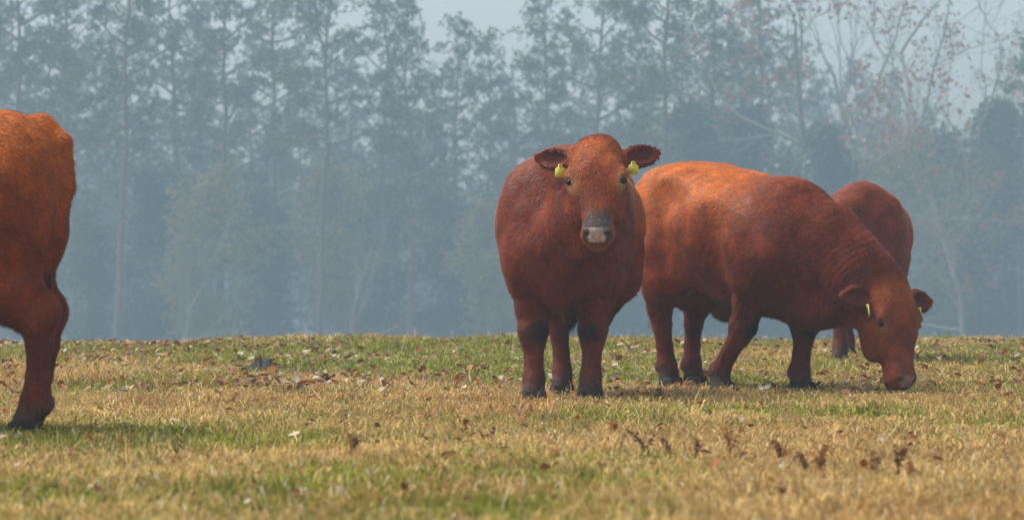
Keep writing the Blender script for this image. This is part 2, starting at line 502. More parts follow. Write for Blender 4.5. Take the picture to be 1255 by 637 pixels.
# ------------------------------------------------------------------ trees
def pine_meshes(seed, H, crown_from=0.32, R=3.2, dens=1.0, trunk_r=0.2):
    rg = np.random.default_rng(seed)
    tb = Bag()
    n = 14
    hs = np.linspace(0, H, n)
    bx = np.cumsum(rg.normal(0, 0.09, n)); by = np.cumsum(rg.normal(0, 0.09, n))
    bx -= bx[0]; by -= by[0]
    rad = trunk_r * (1 - 0.88 * (hs / H) ** 1.2); rad[0] *= 1.3
    tb.add(*tube(np.stack([bx, by, hs], 1), rad, 8))
    tufts = []; trad = []
    nl = int(38 * dens)
    for i in range(nl):
        f = crown_from + (1 - crown_from) * ((i + rg.random()) / nl)
        z = f * H
        ox, oy = np.interp(z, hs, bx), np.interp(z, hs, by)
        az = i * 2.39996 + rg.normal(0, .5)
        g = (f - crown_from) / (1 - crown_from)
        L = R * (0.45 + 0.75 * math.sin(math.pi * min(1, g * 0.8 + 0.22)) ) * (1 - g ** 3 * .8) * rg.uniform(.5, 1.15)
        el = rg.uniform(-0.1, 0.35) + g * 0.5
        k = 5
        pts = []
        for q in range(k):
            t = q / (k - 1)
            pts.append((ox + math.cos(az) * L * t * math.cos(el), oy + math.sin(az) * L * t * math.cos(el),
                        z + L * t * math.sin(el) + 0.25 * L * t * t * rg.uniform(.2, .9)))
        pts = np.array(pts) + np.concatenate([[[0, 0, 0]], rg.normal(0, .06, (k - 1, 3))])
        tb.add(*tube(pts, np.linspace(0.055, 0.015, k) * (0.6 + .25 * L), 4))
        if g < 0.12 and rg.random() < 0.6:
            continue                                   # dead lower limbs
        nt = int(rg.integers(3, 7) * (0.6 + L / 4))
        for q in range(nt):
            t = rg.uniform(0.35, 1.05)
            base = np.array([np.interp(t, np.linspace(0, 1, k), pts[:, c]) for c in range(3)])
            off = rg.normal(0, 1, 3) * np.array([.42, .42, .22])
            p = base + off
            if q % 2 == 0:
                tb.add(*tube(np.array([base, (base + p) / 2 + [0, 0, .04], p]), [0.018, 0.012, 0.008], 3))
            for _ in range(7):
                tufts.append(p + rg.normal(0, 1, 3) * [.27, .27, .17]); trad.append(rg.uniform(.2, .38))
    cb = Bag(); cb.add(*spikes(tufts, trad, 9, 0.035, rg, 0.3))
    return tb.mesh('trunk', M_PINE_BARK, True), cb.mesh('crown', M_NEEDLE)

def bushy_meshes(seed, H, R, mat, bark, dens=1.0, low=0.08, conic=0.0, leaf=0.16):
    """evergreen / leafy understorey tree with foliage almost to the ground"""
    rg = np.random.default_rng(seed)
    tb = Bag(); hs = np.linspace(0, H * .95, 8)
    wx = np.cumsum(rg.normal(0, .08, 8)); wy = np.cumsum(rg.normal(0, .08, 8))
    tb.add(*tube(np.stack([wx - wx[0], wy - wy[0], hs], 1), 0.11 * (1 - .85 * hs / H), 6))
    pts = []
    for i in range(int(60 * dens)):
        g = rg.random() ** .8
        z = H * (low + (1 - low) * g)
        rr = R * ((1 - g) * conic + (1 - conic) * math.sin(math.pi * (0.12 + 0.8 * g)) ** .7)
        az = rg.random() * 6.283; L = rr * rg.uniform(.45, 1.0)
        end = np.array([math.cos(az) * L, math.sin(az) * L, z])
        st = np.array([0, 0, max(0.2, z - L * rg.uniform(.1, .6))])
        mid = (st + end) / 2 + rg.normal(0, .12, 3)
        tb.add(*tube(np.array([st, mid, end]), [.035, .022, .01], 4))
        for q in range(rg.integers(3, 7)):
            cc = st + (end - st) * rg.uniform(.45, 1.08) + rg.normal(0, .25, 3)
            for _ in range(16):
                pts.append(cc + rg.normal(0, 1, 3) * [.32, .32, .2])
    cb = Bag(); cb.add(*leaf_cards(pts, leaf, rg))
    return tb.mesh('trunk', bark, True), cb.mesh('crown', mat)

def bare_meshes(seed, H, spread=0.55, leaf_mat=None, nleaf=900, leaf=0.13, depth=6, trunk_r=.2):
    rg = np.random.default_rng(seed)
    tb = Bag(); ends = []
    def grow(p, d, L, r, lev):
        k = 4
        pts = [p]; dd = d.copy()
        for q in range(k):
            dd = dd + rg.normal(0, .13, 3); dd[2] += 0.05; dd /= np.linalg.norm(dd)
            pts.append(pts[-1] + dd * L / k)
        pts = np.array(pts)
        tb.add(*tube(pts, np.linspace(r, r * .6, k + 1), 6 if lev < 2 else (4 if lev < 4 else 3)))
        if lev >= depth:
            ends.append(pts[-1]); ends.append(pts[2]); return
        nb = rg.integers(2, 4) if lev else rg.integers(3, 5)
        for q in range(nb):
            t = 1.0 if q == 0 else rg.uniform(.35, 1.0)
            pb = np.array([np.interp(t, np.linspace(0, 1, k + 1), pts[:, c]) for c in range(3)])
            nd = dd * (0.75 if q else 1.0) + rg.normal(0, 1, 3) * spread * (0.5 if q == 0 else 1.0)
            nd[2] += 0.12; nd /= np.linalg.norm(nd)
            grow(pb, nd, L * rg.uniform(.62, .84), max(.008, r * (.68 if q == 0 else .48)), lev + 1)
    grow(np.array([0, 0, 0.]), np.array([rg.normal(0, .06), rg.normal(0, .06), 1.]), H * .27, trunk_r, 0)
    tm = tb.mesh('trunk', M_GREY_BARK, True)
    cm = None
    if leaf_mat:
        e = np.array(ends); idx = rg.integers(0, len(e), nleaf)
        side = e[:, 0].mean()
        pts = e[idx] + rg.normal(0, .25, (nleaf, 3))
        cb = Bag(); cb.add(*leaf_cards(pts, leaf, rg)); cm = cb.mesh('crown', leaf_mat)
    return tm, cm

TS = 1.5          # distance factor of the whole tree line
def plant_tree(name, meshes, pxx, d, rz, s, label, cat, group=None, sz=None):
    d *= TS; s *= TS
    X = px(pxx, d)
    e = empty(name, (X, d, float(gz(X, d)) - 0.05), rz)
    e.scale = (s, s, sz or s)
    obj('trunk', meshes[0], e)
    if meshes[1]: obj('crown', meshes[1], e)
    return tag(e, label, cat, group)

pines = [pine_meshes(101, 22, .22, 3.4, 1.15, .21), pine_meshes(102, 22, .34, 3.0, 1.0, .19),
         pine_meshes(103, 21, .28, 3.8, 1.1, .22), pine_meshes(104, 22, .42, 2.8, .9, .18),
         pine_meshes(105, 20, .18, 3.1, 1.1, .18), pine_meshes(106, 22, .30, 3.5, 1.25, .2)]

def pine_top(pyy, d, H):          # scale so that the tip reaches photo row pyy
    return ((HORIZON - pyy) / F_PX * d + (CAM_Z + 3.2) / TS) / H

FRONT = [ # px, depth, top row, mesh, label
    (-40, 152, -130, 1, 'hazy pine at the far left edge beyond the left bull\'s back'),
    (32, 146, -150, 3, 'slim hazy pine rising behind the left bull\'s hip'),
    (88, 158, -90, 0, 'dense hazy pine just right of the left bull\'s rump'),
    (145, 138, -120, 3, 'tall dark-trunked pine, nearest to the right of the left bull'),
    (212, 156, -70, 5, 'full-crowned hazy pine right of the tall dark-trunked pine'),
    (272, 150, -60, 2, 'broad-crowned hazy pine at the left of the gap-speckled stretch'),
    (338, 160, -90, 1, 'thin-crowned hazy pine with sky gaps around its middle'),
    (392, 144, -110, 3, 'bare-stemmed pine left of the centre, bright sky behind its limbs'),
    (452, 158, -40, 4, 'hazy pine with low limbs left of the central straight pine'),
    (508, 140, 2, 1, 'straight central pine with a dark trunk standing before pale sky'),
    (560, 154, 22, 5, 'hazy pine whose tip ends below the top, left of the sky notch'),
    (596, 150, 42, 0, 'shorter hazy pine directly under the notch of open sky'),
    (668, 152, -10, 5, 'hazy pine right of the sky notch above the front-facing bull'),
    (722, 158, -60, 2, 'dense hazy pine directly above the front-facing bull\'s head'),
    (806, 140, -120, 3, 'tall thick-trunked pine between the front-facing and the grazing bull'),
    (868, 152, -60, 0, 'dense blue-green pine above the grazing bull\'s rump'),
    (930, 158, -20, 5, 'broad dark pine above the grazing bull\'s back'),
    (1246, 150, 52, 2, 'pine at the right edge with its tip against open sky'),
]
for i, (p_, d_, t_, m_, lab) in enumerate(FRONT):
    H = [22, 22, 21, 22, 20, 22][m_]
    plant_tree('pine_tree', pines[m_], p_, d_, i * 1.7, pine_top(t_, d_, H), lab, 'pine tree', 'front row of the hazy tree line')

BACK = [(-70, 176, -60), (5, 182, -40), (60, 172, -80), (118, 186, -30), (180, 178, -50), (240, 184, -70), (305, 176, -20), (368, 188, -10),
        (425, 180, -30), (480, 190, 35), (538, 178, 50), (630, 182, 70), (700, 186, 20), (770, 180, -10), (835, 186, 0), (895, 182, 10), (965, 176, 30),
        (1010, 188, 60), (1048, 184, 45), (1092, 190, 70), (1140, 186, 105), (1205, 186, 110), (1290, 180, 60)]
for i, (p_, d_, t_) in enumerate(BACK):
    t_ = t_ + (70 if p_ < 560 else 25); m_ = (i * 5 + 2) % 6; H = [22, 22, 21, 22, 20, 22][m_]
    plant_tree('pine_tree', pines[m_], p_, d_, i * 2.3 + 1, pine_top(t_, d_, H),
               'faint pine of the back row, half hidden in mist behind the front pines', 'pine tree', 'misty back row of pines')

cedar = bushy_meshes(201, 10, 2.6, M_CEDAR, M_PINE_BARK, 1.6, .04, .75, .15)
olive = bushy_meshes(202, 9, 2.9, M_OLIVE, M_GREY_BARK, 1.1, .12, .1, .15)
young = bushy_meshes(203, 8, 2.4, M_NEEDLE, M_PINE_BARK, 1.3, .05, .5, .15)
UNDER = [
    (olive, 'olive_tree', (25, 150, .75), 'yellow-olive understorey tree behind the left bull\'s rump'),
    (young, 'young_pine', (110, 145, .8), 'low bushy young pine right of the left bull'),
    (cedar, 'cedar_tree', (185, 150, .85), 'dark conical cedar under the full-crowned pine'),
    (olive, 'understorey_tree', (262, 147, .95), 'broad olive-yellow tree in the left middle of the tree line'),
    (young, 'young_pine', (325, 152, .95), 'bushy young pine between the two olive-yellow trees'),
    (olive, 'understorey_tree', (415, 150, .98), 'olive-yellow tree left of the central straight pine'),
    (cedar, 'cedar_tree', (470, 148, .75), 'conical cedar at the foot of the central straight pine'),
    (young, 'young_pine', (548, 150, .95), 'bushy young pine right of the central straight pine'),
    (olive, 'understorey_tree', (605, 146, .78), 'olive-yellow tree just left of the front-facing bull'),
    (cedar, 'cedar_tree', (690, 150, 1.0), 'cedar behind the front-facing bull\'s head'),
    (young, 'young_pine', (765, 148, 1.05), 'bushy young pine above the gap between the two main bulls'),
    (cedar, 'cedar_tree', (850, 146, 1.1), 'large cedar above the grazing bull\'s rump'),
    (cedar, 'cedar_tree', (915, 150, 1.12), 'dense cedar above the grazing bull\'s loin'),
    (young, 'young_pine', (975, 147, 1.1), 'dense young pine above the grazing bull\'s shoulders'),
    (cedar, 'cedar_tree', (1015, 143, 1.0), 'rounded dark cedar above the half-hidden bull'),
    (olive, 'understorey_tree', (1105, 150, 1.15), 'pale olive tree in mist right of the half-hidden bull'),
    (young, 'young_pine', (1165, 155, 1.3), 'misty young pine under the bare grey tree'),
    (cedar, 'cedar_tree', (1225, 152, 1.15), 'misty cedar near the right edge'),
]
for i, (ms, nm, (p_, d_, s_), lab) in enumerate(UNDER):
    plant_tree('understorey_tree' if nm == 'olive_tree' else nm, ms, p_, d_, i * 2.1, s_, lab, 'tree', 'understorey of the tree line')

bare1 = bare_meshes(301, 19, .5, M_RUSSET, 2400, .10, 6, .24)
bare2 = bare_meshes(302, 17, .55, None, 0, .1, 6, .2)
bare3 = bare_meshes(303, 12, .6, None, 0, .1, 6, .15)
plant_tree('bare_tree', bare1, 1085, 150, 0.4, 1.35, 'spreading tree with russet leaves left on its bare twigs', 'tree')
plant_tree('bare_tree', bare2, 1160, 156, 2.0, 1.45, 'leafless grey tree with fine twigs against the sky at upper right', 'tree')
plant_tree('bare_tree', bare3, 1180, 136, 4.0, 1.0, 'small pale leafless tree at the right with long low branches', 'tree')
plant_tree('bare_tree', bare3, 430, 140, 1.0, .75, 'small leafless tree in mist left of the central pine', 'tree')
plant_tree('bare_tree', bare3, 225, 138, 2.6, .7, 'small leafless tree in mist right of the left bull', 'tree')
plant_tree('bare_tree', bare2, 1045, 166, 4.4, 1.35, 'leafless misty tree left of the russet-leaved tree', 'tree')
plant_tree('bare_tree', bare1, 1122, 164, 3.3, 1.25, 'thinner russet-leaved tree behind the grey leafless one', 'tree')
plant_tree('bare_tree', bare2, 1222, 166, .9, 1.15, 'leafless misty tree left of the right-edge pine', 'tree')
oakm = bare_meshes(304, 16, .55, M_OLIVE, 2600, .2, 6, .2)
plant_tree('oak_tree', oakm, 840, 160, 3.0, 1.05, 'half-bare tree with pale yellow leaves between the tall pines', 'tree')

def far_wood():
    rg = np.random.default_rng(9)
    tb = Bag()
    pts = []
    for i in range(300):
        d = rg.uniform(294, 338); pxx = rg.uniform(-800, 2050)
        X = px(pxx, d); z0 = float(gz(X, d)) - .1; H = rg.uniform(13, 21)
        if 560 < pxx < 660 or pxx > 1000: H *= .72
        tb.add(*tube(np.array([[X, d, z0], [X + rg.normal(0, .2), d, z0 + H * .5], [X + rg.normal(0, .3), d, z0 + H]]), [.2, .14, .03], 5))
        for q in range(150):
            g = rg.random()
            r = 3.0 * math.sin(math.pi * (.1 + .85 * g)) * math.sqrt(rg.random())
            a = rg.random() * 6.283
            pts.append((X + r * math.cos(a), d + r * math.sin(a), z0 + H * (.08 + .95 * g)))
    P = np.repeat(np.array(pts), 5, axis=0) + rg.normal(0, .35, (len(pts) * 5, 3))
    V, F = leaf_cards(P, .3, rg)
    # trunks and foliage as one far mass
    me = tb.mesh('distant_wood', M_PINE_BARK)
    cb = Bag(); cb.add(V, F); cm = cb.mesh('distant_wood_foliage', M_NEEDLE)
    o = obj('distant_wood', me); tag(o, 'distant mist-grey wood behind the pines', 'wood', kind='stuff')
    c = obj('foliage', cm, o); tag(c, kind='stuff')
far_wood()

# ------------------------------------------------------------------ bulls (signed-distance sculpting)
def cubic(xk, yk, x):
    xk = np.asarray(xk, float); yk = np.asarray(yk, float)
    m = np.gradient(yk, xk)
    i = np.clip(np.searchsorted(xk, x) - 1, 0, len(xk) - 2)
    h = xk[i + 1] - xk[i]; t = np.clip((x - xk[i]) / h, 0, 1)
    return ((2 * t ** 3 - 3 * t ** 2 + 1) * yk[i] + (t ** 3 - 2 * t ** 2 + t) * h * m[i] +
            (-2 * t ** 3 + 3 * t ** 2) * yk[i + 1] + (t ** 3 - t ** 2) * h * m[i + 1])

class Field:
    def __init__(s, lo, hi, h):
        s.lo = np.array(lo, float); s.h = h
        s.n = np.ceil((np.array(hi) - s.lo) / h).astype(int) + 1
        s.D = np.full(s.n, 1.0, np.float32)
    def region(s, lo, hi):
        a = np.clip(np.floor((np.array(lo) - s.lo) / s.h).astype(int), 0, s.n)
        b = np.clip(np.ceil((np.array(hi) - s.lo) / s.h).astype(int) + 1, 0, s.n)
        sl = tuple(slice(a[i], b[i]) for i in range(3))
        ax = [(s.lo[i] + s.h * np.arange(a[i], b[i])).astype(np.float32) for i in range(3)]
        X, Y, Z = np.meshgrid(*ax, indexing='ij')
        return sl, X, Y, Z
    def union(s, sl, d, k):
        a = s.D[sl]
        h = np.clip(.5 + .5 * (a - d) / k, 0, 1)
        s.D[sl] = a * (1 - h) + d * h - k * h * (1 - h)
    def cut(s, sl, d, k):
        a = s.D[sl]; d = -d
        h = np.clip(.5 - .5 * (a - d) / k, 0, 1)
        s.D[sl] = a * (1 - h) + d * h + k * h * (1 - h)
    def ell(s, c, r, R=None, k=.06, sub=False):
        c = np.array(c, float); r = np.array(r, float)
        pad = r.max() + k + 2 * s.h
        sl, X, Y, Z = s.region(c - pad, c + pad)
        if X.size == 0: return
        X = X - c[0]; Y = Y - c[1]; Z = Z - c[2]
        if R is not None:                  # rows of R: local axes
            X, Y, Z = [R[i][0] * X + R[i][1] * Y + R[i][2] * Z for i in range(3)]
        k0 = np.sqrt((X / r[0]) ** 2 + (Y / r[1]) ** 2 + (Z / r[2]) ** 2) + 1e-6
        k1 = np.sqrt((X / r[0] ** 2) ** 2 + (Y / r[1] ** 2) ** 2 + (Z / r[2] ** 2) ** 2) + 1e-6
        d = k0 * (k0 - 1) / k1
        (s.cut if sub else s.union)(sl, d, k)
    def cone(s, a, b, r1, r2, k=.05):
        a = np.array(a, float); b = np.array(b, float)
        pad = max(r1, r2) + k + 2 * s.h
        sl, X, Y, Z = s.region(np.minimum(a, b) - pad, np.maximum(a, b) + pad)
        if X.size == 0: return
        v = b - a; L2 = v @ v + 1e-9
        t = np.clip(((X - a[0]) * v[0] + (Y - a[1]) * v[1] + (Z - a[2]) * v[2]) / L2, 0, 1)
        d = np.sqrt((X - a[0] - t * v[0]) ** 2 + (Y - a[1] - t * v[1]) ** 2 + (Z - a[2] - t * v[2]) ** 2)
        tt = t * t * (3 - 2 * t) * .5 + t * .5
        s.union(sl, d - (r1 + (r2 - r1) * tt), k)
    def chain(s, pts, rs, k=.05):
        for i in range(len(pts) - 1):
            s.cone(pts[i], pts[i + 1], rs[i], rs[i + 1], k if i == 0 else .02)
    def mesh(s):
        D = s.D; ins = D < 0
        n = np.array(D.shape)
        cnt = np.zeros(n - 1, np.int8)
        for a in (0, 1):
            for b in (0, 1):
                for c in (0, 1):
                    cnt += ins[a:n[0] - 1 + a, b:n[1] - 1 + b, c:n[2] - 1 + c]
        act = (cnt > 0) & (cnt < 8)
        I = np.argwhere(act)
        idx = np.full(n - 1, -1, np.int64); idx[act] = np.arange(len(I))
        acc = np.zeros((len(I), 3)); num = np.zeros(len(I))
        cor = [(a, b, c) for a in (0, 1) for b in (0, 1) for c in (0, 1)]
        val = {c: D[I[:, 0] + c[0], I[:, 1] + c[1], I[:, 2] + c[2]].astype(float) for c in cor}
        for c in cor:
            for ax in range(3):
                if c[ax]: continue
                e = list(c); e[ax] = 1; e = tuple(e)
                va, vb = val[c], val[e]
                m = (va < 0) != (vb < 0)
                t = np.where(m, va / np.where(m, va - vb, 1), 0)
                p = np.tile(np.array(c, float), (len(I), 1)); p[:, ax] += t
                acc[m] += p[m]; num[m] += 1
        V = s.lo + (I + acc / num[:, None]) * s.h
        Q = []
        for ax in range(3):
            o1, o2 = [(1, 2), (2, 0), (0, 1)][ax]
            sa = [slice(None)] * 3; sb = [slice(None)] * 3
            sa[ax] = slice(0, -1); sb[ax] = slice(1, None)
            A, B = ins[tuple(sa)], ins[tuple(sb)]
            E = np.argwhere(A != B)
            ok = (E[:, o1] > 0) & (E[:, o2] > 0) & (E[:, o1] < n[o1] - 1) & (E[:, o2] < n[o2] - 1)
            E = E[ok]
            flip = A[E[:, 0], E[:, 1], E[:, 2]]
            def g(d1, d2):
                F = E.copy(); F[:, o1] += d1; F[:, o2] += d2
                return idx[F[:, 0], F[:, 1], F[:, 2]]
            q = np.stack([g(-1, -1), g(0, -1), g(0, 0), g(-1, 0)], 1)
            q = np.where(flip[:, None], q, q[:, ::-1])
            Q.append(q)
        return V, np.concatenate(Q)

def unit(v):
    v = np.array(v, float); return v / np.linalg.norm(v)

HT = [-.02, .03, .09, .15, .21, .29, .37, .45, .52, .57, .60]
HW = [.06, .115, .155, .167, .168, .148, .112, .088, .090, .082, .05]
HU = [.05, .10, .122, .125, .120, .105, .088, .074, .074, .056, .03]
HB = [.06, .11, .15, .175, .185, .175, .135, .10, .098, .082, .05]

def head_frame(P):
    poll = np.array(P['poll'], float); a = unit(np.array(P['muzzle']) - poll)
    l_ = np.array(P.get('head_left', (0, 1, 0)), float); l_ = unit(l_ - a * (a @ l_)); u = np.cross(a, l_)
    return poll, a, l_, u

def make_bull_field(P, h):
    f = Field((-1.12, -.72, -.02), (1.62, .8, 1.72), h)
    tw = P.get('wide', 1.0); dp = P.get('deep', 0.0)
    # trunk
    xk = [-.88, -.84, -.74, -.57, -.36, -.1, .15, .36, .52, .66, .75, .79]
    dr = P.get('drop', 0.0)
    top = [1.16, 1.27, 1.375, 1.415, 1.41, 1.385, 1.38, 1.40, 1.405, 1.33, 1.19, 1.08]
    top = np.array(top) - dr * np.array([0, 0, 0, 0, 0, .12, .40, .75, 1, 1, 1, 1])
    bot = np.array([.98, .88, .77, .68, .60, .545, .52, .51, .52, .57, .69, .80])
    tk = P.get('tuck', 0.0)
    bot = bot + tk * np.array([0, .3, .8, 1, .9, .5, .15, 0, 0, 0, 0, 0])
    bot = bot - dp * np.array([0, 0, 0, .2, .6, .9, 1, 1, 1, 1, .6, .2])
    wid = np.array([.09, .19, .265, .31, .36, .415, .42, .37, .315, .26, .17, .06]) * tw
    sl, X, Y, Z = f.region((-1.1, -.7, .2), (1.05, .7, 1.65))
    xc = np.clip(X[:, 0, 0], xk[0], xk[-1])
    T = cubic(xk, top, xc)[:, None, None]; B = cubic(xk, bot, xc)[:, None, None]; W = cubic(xk, wid, xc)[:, None, None]
    zc = (T + B) / 2 + .05; hh = np.where(Z > zc, T - zc, zc - B)
    zz = np.abs(Z - zc) / hh
    yy = np.abs(Y) / (W * np.where(Z < zc, 1 - .36 * np.clip(zz, 0, 1) ** 1.4, 1.0))
    q = (yy ** 2.35 + zz ** 2.35) ** (1 / 2.35) + 1e-4
    r = np.sqrt(Y ** 2 + (Z - zc) ** 2) + 1e-4
    d = r * (1 - 1 / q)
    dx = np.abs(X - np.clip(X, xk[0], xk[-1]))
    d = np.where(dx > 0, np.sqrt(np.maximum(d, 0) ** 2 + dx ** 2) + np.minimum(d, 0) * 0, d)
    f.union(sl, d.astype(np.float32), .01)
    for s in (-1, 1):
        f.ell((.46, s * .225 * tw, .97 - dr * .9), (.19, .13, .34 - dr * .3), k=.13)          # shoulder blade
        f.ell((.60, s * .20, .80), (.16, .13, .18), k=.09)                # point of shoulder
        f.ell((-.60, s * .165, .98), (.27, .16, .36), k=.16)              # thigh
        f.ell((-.40, s * .19 * tw, 1.29), (.11, .09, .07), k=.12)         # hook bone
        f.ell((-.80, s * .10, 1.21), (.06, .06, .07), k=.08)              # pin bone
        f.ell((-.34, s * .24 * tw, .74), (.14, .06, .12), k=.14)          # flank fold
        f.ell((.40, s * .235, .80), (.13, .075, .20), k=.07)              # upper arm
    for s in (-1, 1):
        f.ell((.215, s * .455 * tw, .93), (.05, .055, .28), k=.12, sub=True)    # groove behind the shoulder
        f.ell((-.27, s * .41 * tw, 1.20), (.13, .06, .09), k=.12, sub=True)    # hollow of the flank
        f.ell((-.36, s * .42, .88), (.05, .075, .22), k=.09, sub=True)         # front of the thigh
    f.ell((.44, 0, 1.35 - dr * 1.1), (.22, .10, .085), k=.12)                        # withers
    f.ell((.70, 0, .74 - dp), (.13, .14, .20), k=.10)                     # brisket
    f.ell((-.12, 0, .535 - dp * .6), (.20, .07, .07), k=.08)              # sheath
    f.cone((-.02, 0, .50 - dp * .6), (.03, 0, .45 - dp * .6), .045, .03, .05)
    f.ell((-.62, 0, .66), (.09, .09, .13), k=.05)                         # scrotum
    f.ell((-.62, .0, .60), (.07, .095, .09), k=.04)
    # tail
    tl = P.get('tail', [(-.82, 0, 1.33), (-.92, 0, 1.28), (-.95, 0, 1.1), (-.94, 0, .85), (-.92, .01, .62)])
    f.chain(tl, [.05, .045, .036, .03, .024], .05)
    # legs
    knees = []
    for key, s in (('FL', 1), ('FR', -1)):
        fx, fy, dz = P[key]
        ex, ey = .44, .18
        kb = P.get('knee_' + key, 0.0)
        def L(t, off=0): return (ex + (fx - ex) * t + off, s * ey + (fy - s * ey) * t)
        p = [(ex, s * ey, .80), (*L(.12), .68), (*L(.3), .56), (*L(.58, kb), .405 + dz), (*L(.64, kb), .35 + dz), (*L(.82, kb * .5), .24 + dz), (*L(.97, -.005), .135 + dz), (*L(1, .015), .07 + dz), (*L(1, .02), .045 + dz)]
        f.chain(p, [.15, .13, .105, .082, .066, .050, .061, .058, .061], .09)
        knees.append((p[3][0] + .075, p[3][1] - s * .02, .40 + dz))
        f.ell((p[3][0] + .02, p[3][1], .41 + dz), (.066, .078, .072), k=.03)
        f.ell((p[6][0] - .045, p[6][1], .12 + dz), (.035, .05, .035), k=.03)
    for key, s in (('HL', 1), ('HR', -1)):
        fx, fy, dz = P[key]
        hx, hy = -.52, .21
        hk = P.get('hock', 0.0)
        def L(t, off=0): return (hx - .12 + (fx - hx + .12) * t + off, s * hy + (fy - s * hy) * t)
        p = [(hx, s * hy, .86), (hx + .02, s * hy, .72), (*L(.35, .03), .62), (*L(.6, -.03 + hk), .50 + dz * .7), (*L(.75, -.03 + hk * .8), .40 + dz), (*L(.9, -.02 + hk * .4), .26 + dz), (*L(.98, -.01), .145 + dz), (*L(1, .015), .075 + dz), (*L(1, .025), .045 + dz)]
        f.chain(p, [.18, .16, .12, .078, .058, .048, .059, .058, .061], .10)
        f.ell((p[3][0] - .045, p[3][1], .535 + dz * .7), (.045, .045, .075), k=.04)
        f.cone((hx - .17, s * .18, .88), (p[2][0] - .075, p[2][1], .68), .12, .075, .06)
        f.cone((p[2][0] - .07, p[2][1], .70), (p[3][0] - .055, p[3][1], .54 + dz * .7), .06, .035, .05)
        f.ell((p[6][0] - .045, p[6][1], .13 + dz), (.035, .05, .035), k=.03)
    P['_knees'] = knees
    # neck
    f.chain(P['crest'], P['crest_r'], .12)
    f.chain(P['throat'], P['throat_r'], .12)
    for q in P.get('dewlap', []):
        f.cone(*q, .07)
    for (c, r_, k_) in P.get('extra', []):
        f.ell(c, r_, k=k_)
    # neck folds and small lumps in the hide
    if P.get('folds'):
        c0, c1 = np.array(P['folds'][0]), np.array(P['folds'][1]); ax = unit(c1 - c0); Lf = np.linalg.norm(c1 - c0)
        sl, X, Y, Z = f.region(np.minimum(c0, c1) - .45, np.maximum(c0, c1) + .45)
        t = (X - c0[0]) * ax[0] + (Y - c0[1]) * ax[1] + (Z - c0[2]) * ax[2]
        m = np.clip(t / .2, 0, 1) * np.clip((Lf - t) / .1, 0, 1)
        wob = (fbm(X * 5, Y * 5, Z * 5, seed=3, octv=3) - .5) * 22
        m = m * np.clip((fbm(X * 4, Y * 4, Z * 4, seed=13, octv=2) - .3) * 3, 0, 1.2)
        f.D[sl] += (.0026 * m * np.sin(t * 2 * np.pi / .043 + wob)).astype(np.float32)
    # head
    poll, a, l_, u = head_frame(P)
    def H(t, v, w): return poll + a * t + l_ * v + u * w
    lo = np.minimum(poll, H(.62, 0, 0)) - .36; hi = np.maximum(poll, H(.62, 0, 0)) + .36
    sl, X, Y, Z = f.region(lo, hi)
    X = X - poll[0]; Y = Y - poll[1]; Z = Z - poll[2]
    t = a[0] * X + a[1] * Y + a[2] * Z; v = l_[0] * X + l_[1] * Y + l_[2] * Z; w = u[0] * X + u[1] * Y + u[2] * Z
    tc_ = np.clip(t, HT[0], HT[-1])
    W = cubic(HT, HW, tc_); U = cubic(HT, HU, tc_); B = cubic(HT, HB, tc_)
    hh = np.where(w > 0, U, B)
    q = ((np.abs(v) / W) ** 2.5 + (np.abs(w) / hh) ** 2.5) ** (1 / 2.5) + 1e-4
    d = np.sqrt(v ** 2 + w ** 2 + 1e-8) * (1 - 1 / q)
    dt = np.abs(t - tc_)
    d = np.where(dt > 0, np.sqrt(np.maximum(d, 0) ** 2 + dt ** 2), d)
    f.union(sl, d.astype(np.float32), .05)
    R = np.array([a, l_, u])
    f.ell(H(.005, 0, .03), (.085, .125, .085), R, .06)                       # poll tuft
    f.ell(H(.545, 0, .0), (.055, .090, .085), R, .03)                     # muzzle
    f.ell(H(.575, 0, -.062), (.04, .06, .035), R, .02)                    # lower lip
    for s in (-1, 1):
        f.ell(H(.195, s * .145, .066), (.045, .028, .030), R, .03)          # brow
        f.ell(H(.210, s * .150, .064), (.011, .028, .024), R, .012)       # upper lid
        f.ell(H(.31, s * .10, -.09), (.11, .045, .085), R, .05)           # jaw muscle
        f.ell(H(.235, s * .162, .072), (.030, .022, .020), R, .010, True)    # eye socket
        f.ell(H(.568, s * .053, .058), (.024, .016, .022), R, .010, True) # nostril
        # ear: flattened leaf with hollow front
        ed = unit(l_ * s * 1.0 + a * P.get('ear_drop', -.20) + u * (-.10))
        et = unit(a - ed * (a @ ed)); eu = np.cross(ed, et); eu = eu if eu @ u > 0 else -eu
        tilt = P.get('ear_open', .25)
        eu2 = unit(eu + et * tilt); et2 = unit(et - eu2 * (et @ eu2))
        ER = np.array([ed, et2, eu2]); ec = H(.055, s * .145, .0) + ed * .09
        f.cone(H(.06, s * .12, 0), H(.06, s * .12, 0) + ed * .08, .05, .036, .03)
        f.ell(ec, (.100, .068, .034), ER, .03)
        f.cone(ec + ed * .06, ec + ed * .105 - et2 * .006, .042, .022, .03)
        f.ell(ec + eu2 * .034 + ed * .02, (.092, .048, .038), ER, .012, True)
    # mouth slit
    f.ell(H(.56, 0, -.040), (.06, .085, .006), R, .008, True)
    ax = [(f.lo[i] + f.h * np.arange(0, f.n[i], 4)) for i in range(3)]
    X, Y, Z = np.meshgrid(*ax, indexing='ij')
    lump = ((fbm(X * 6, Y * 6, Z * 6, seed=P['seed'], octv=3) - .5) * .030).astype(np.float32)
    lump = lump * np.clip((Z - .3) / .3, .3, 1)
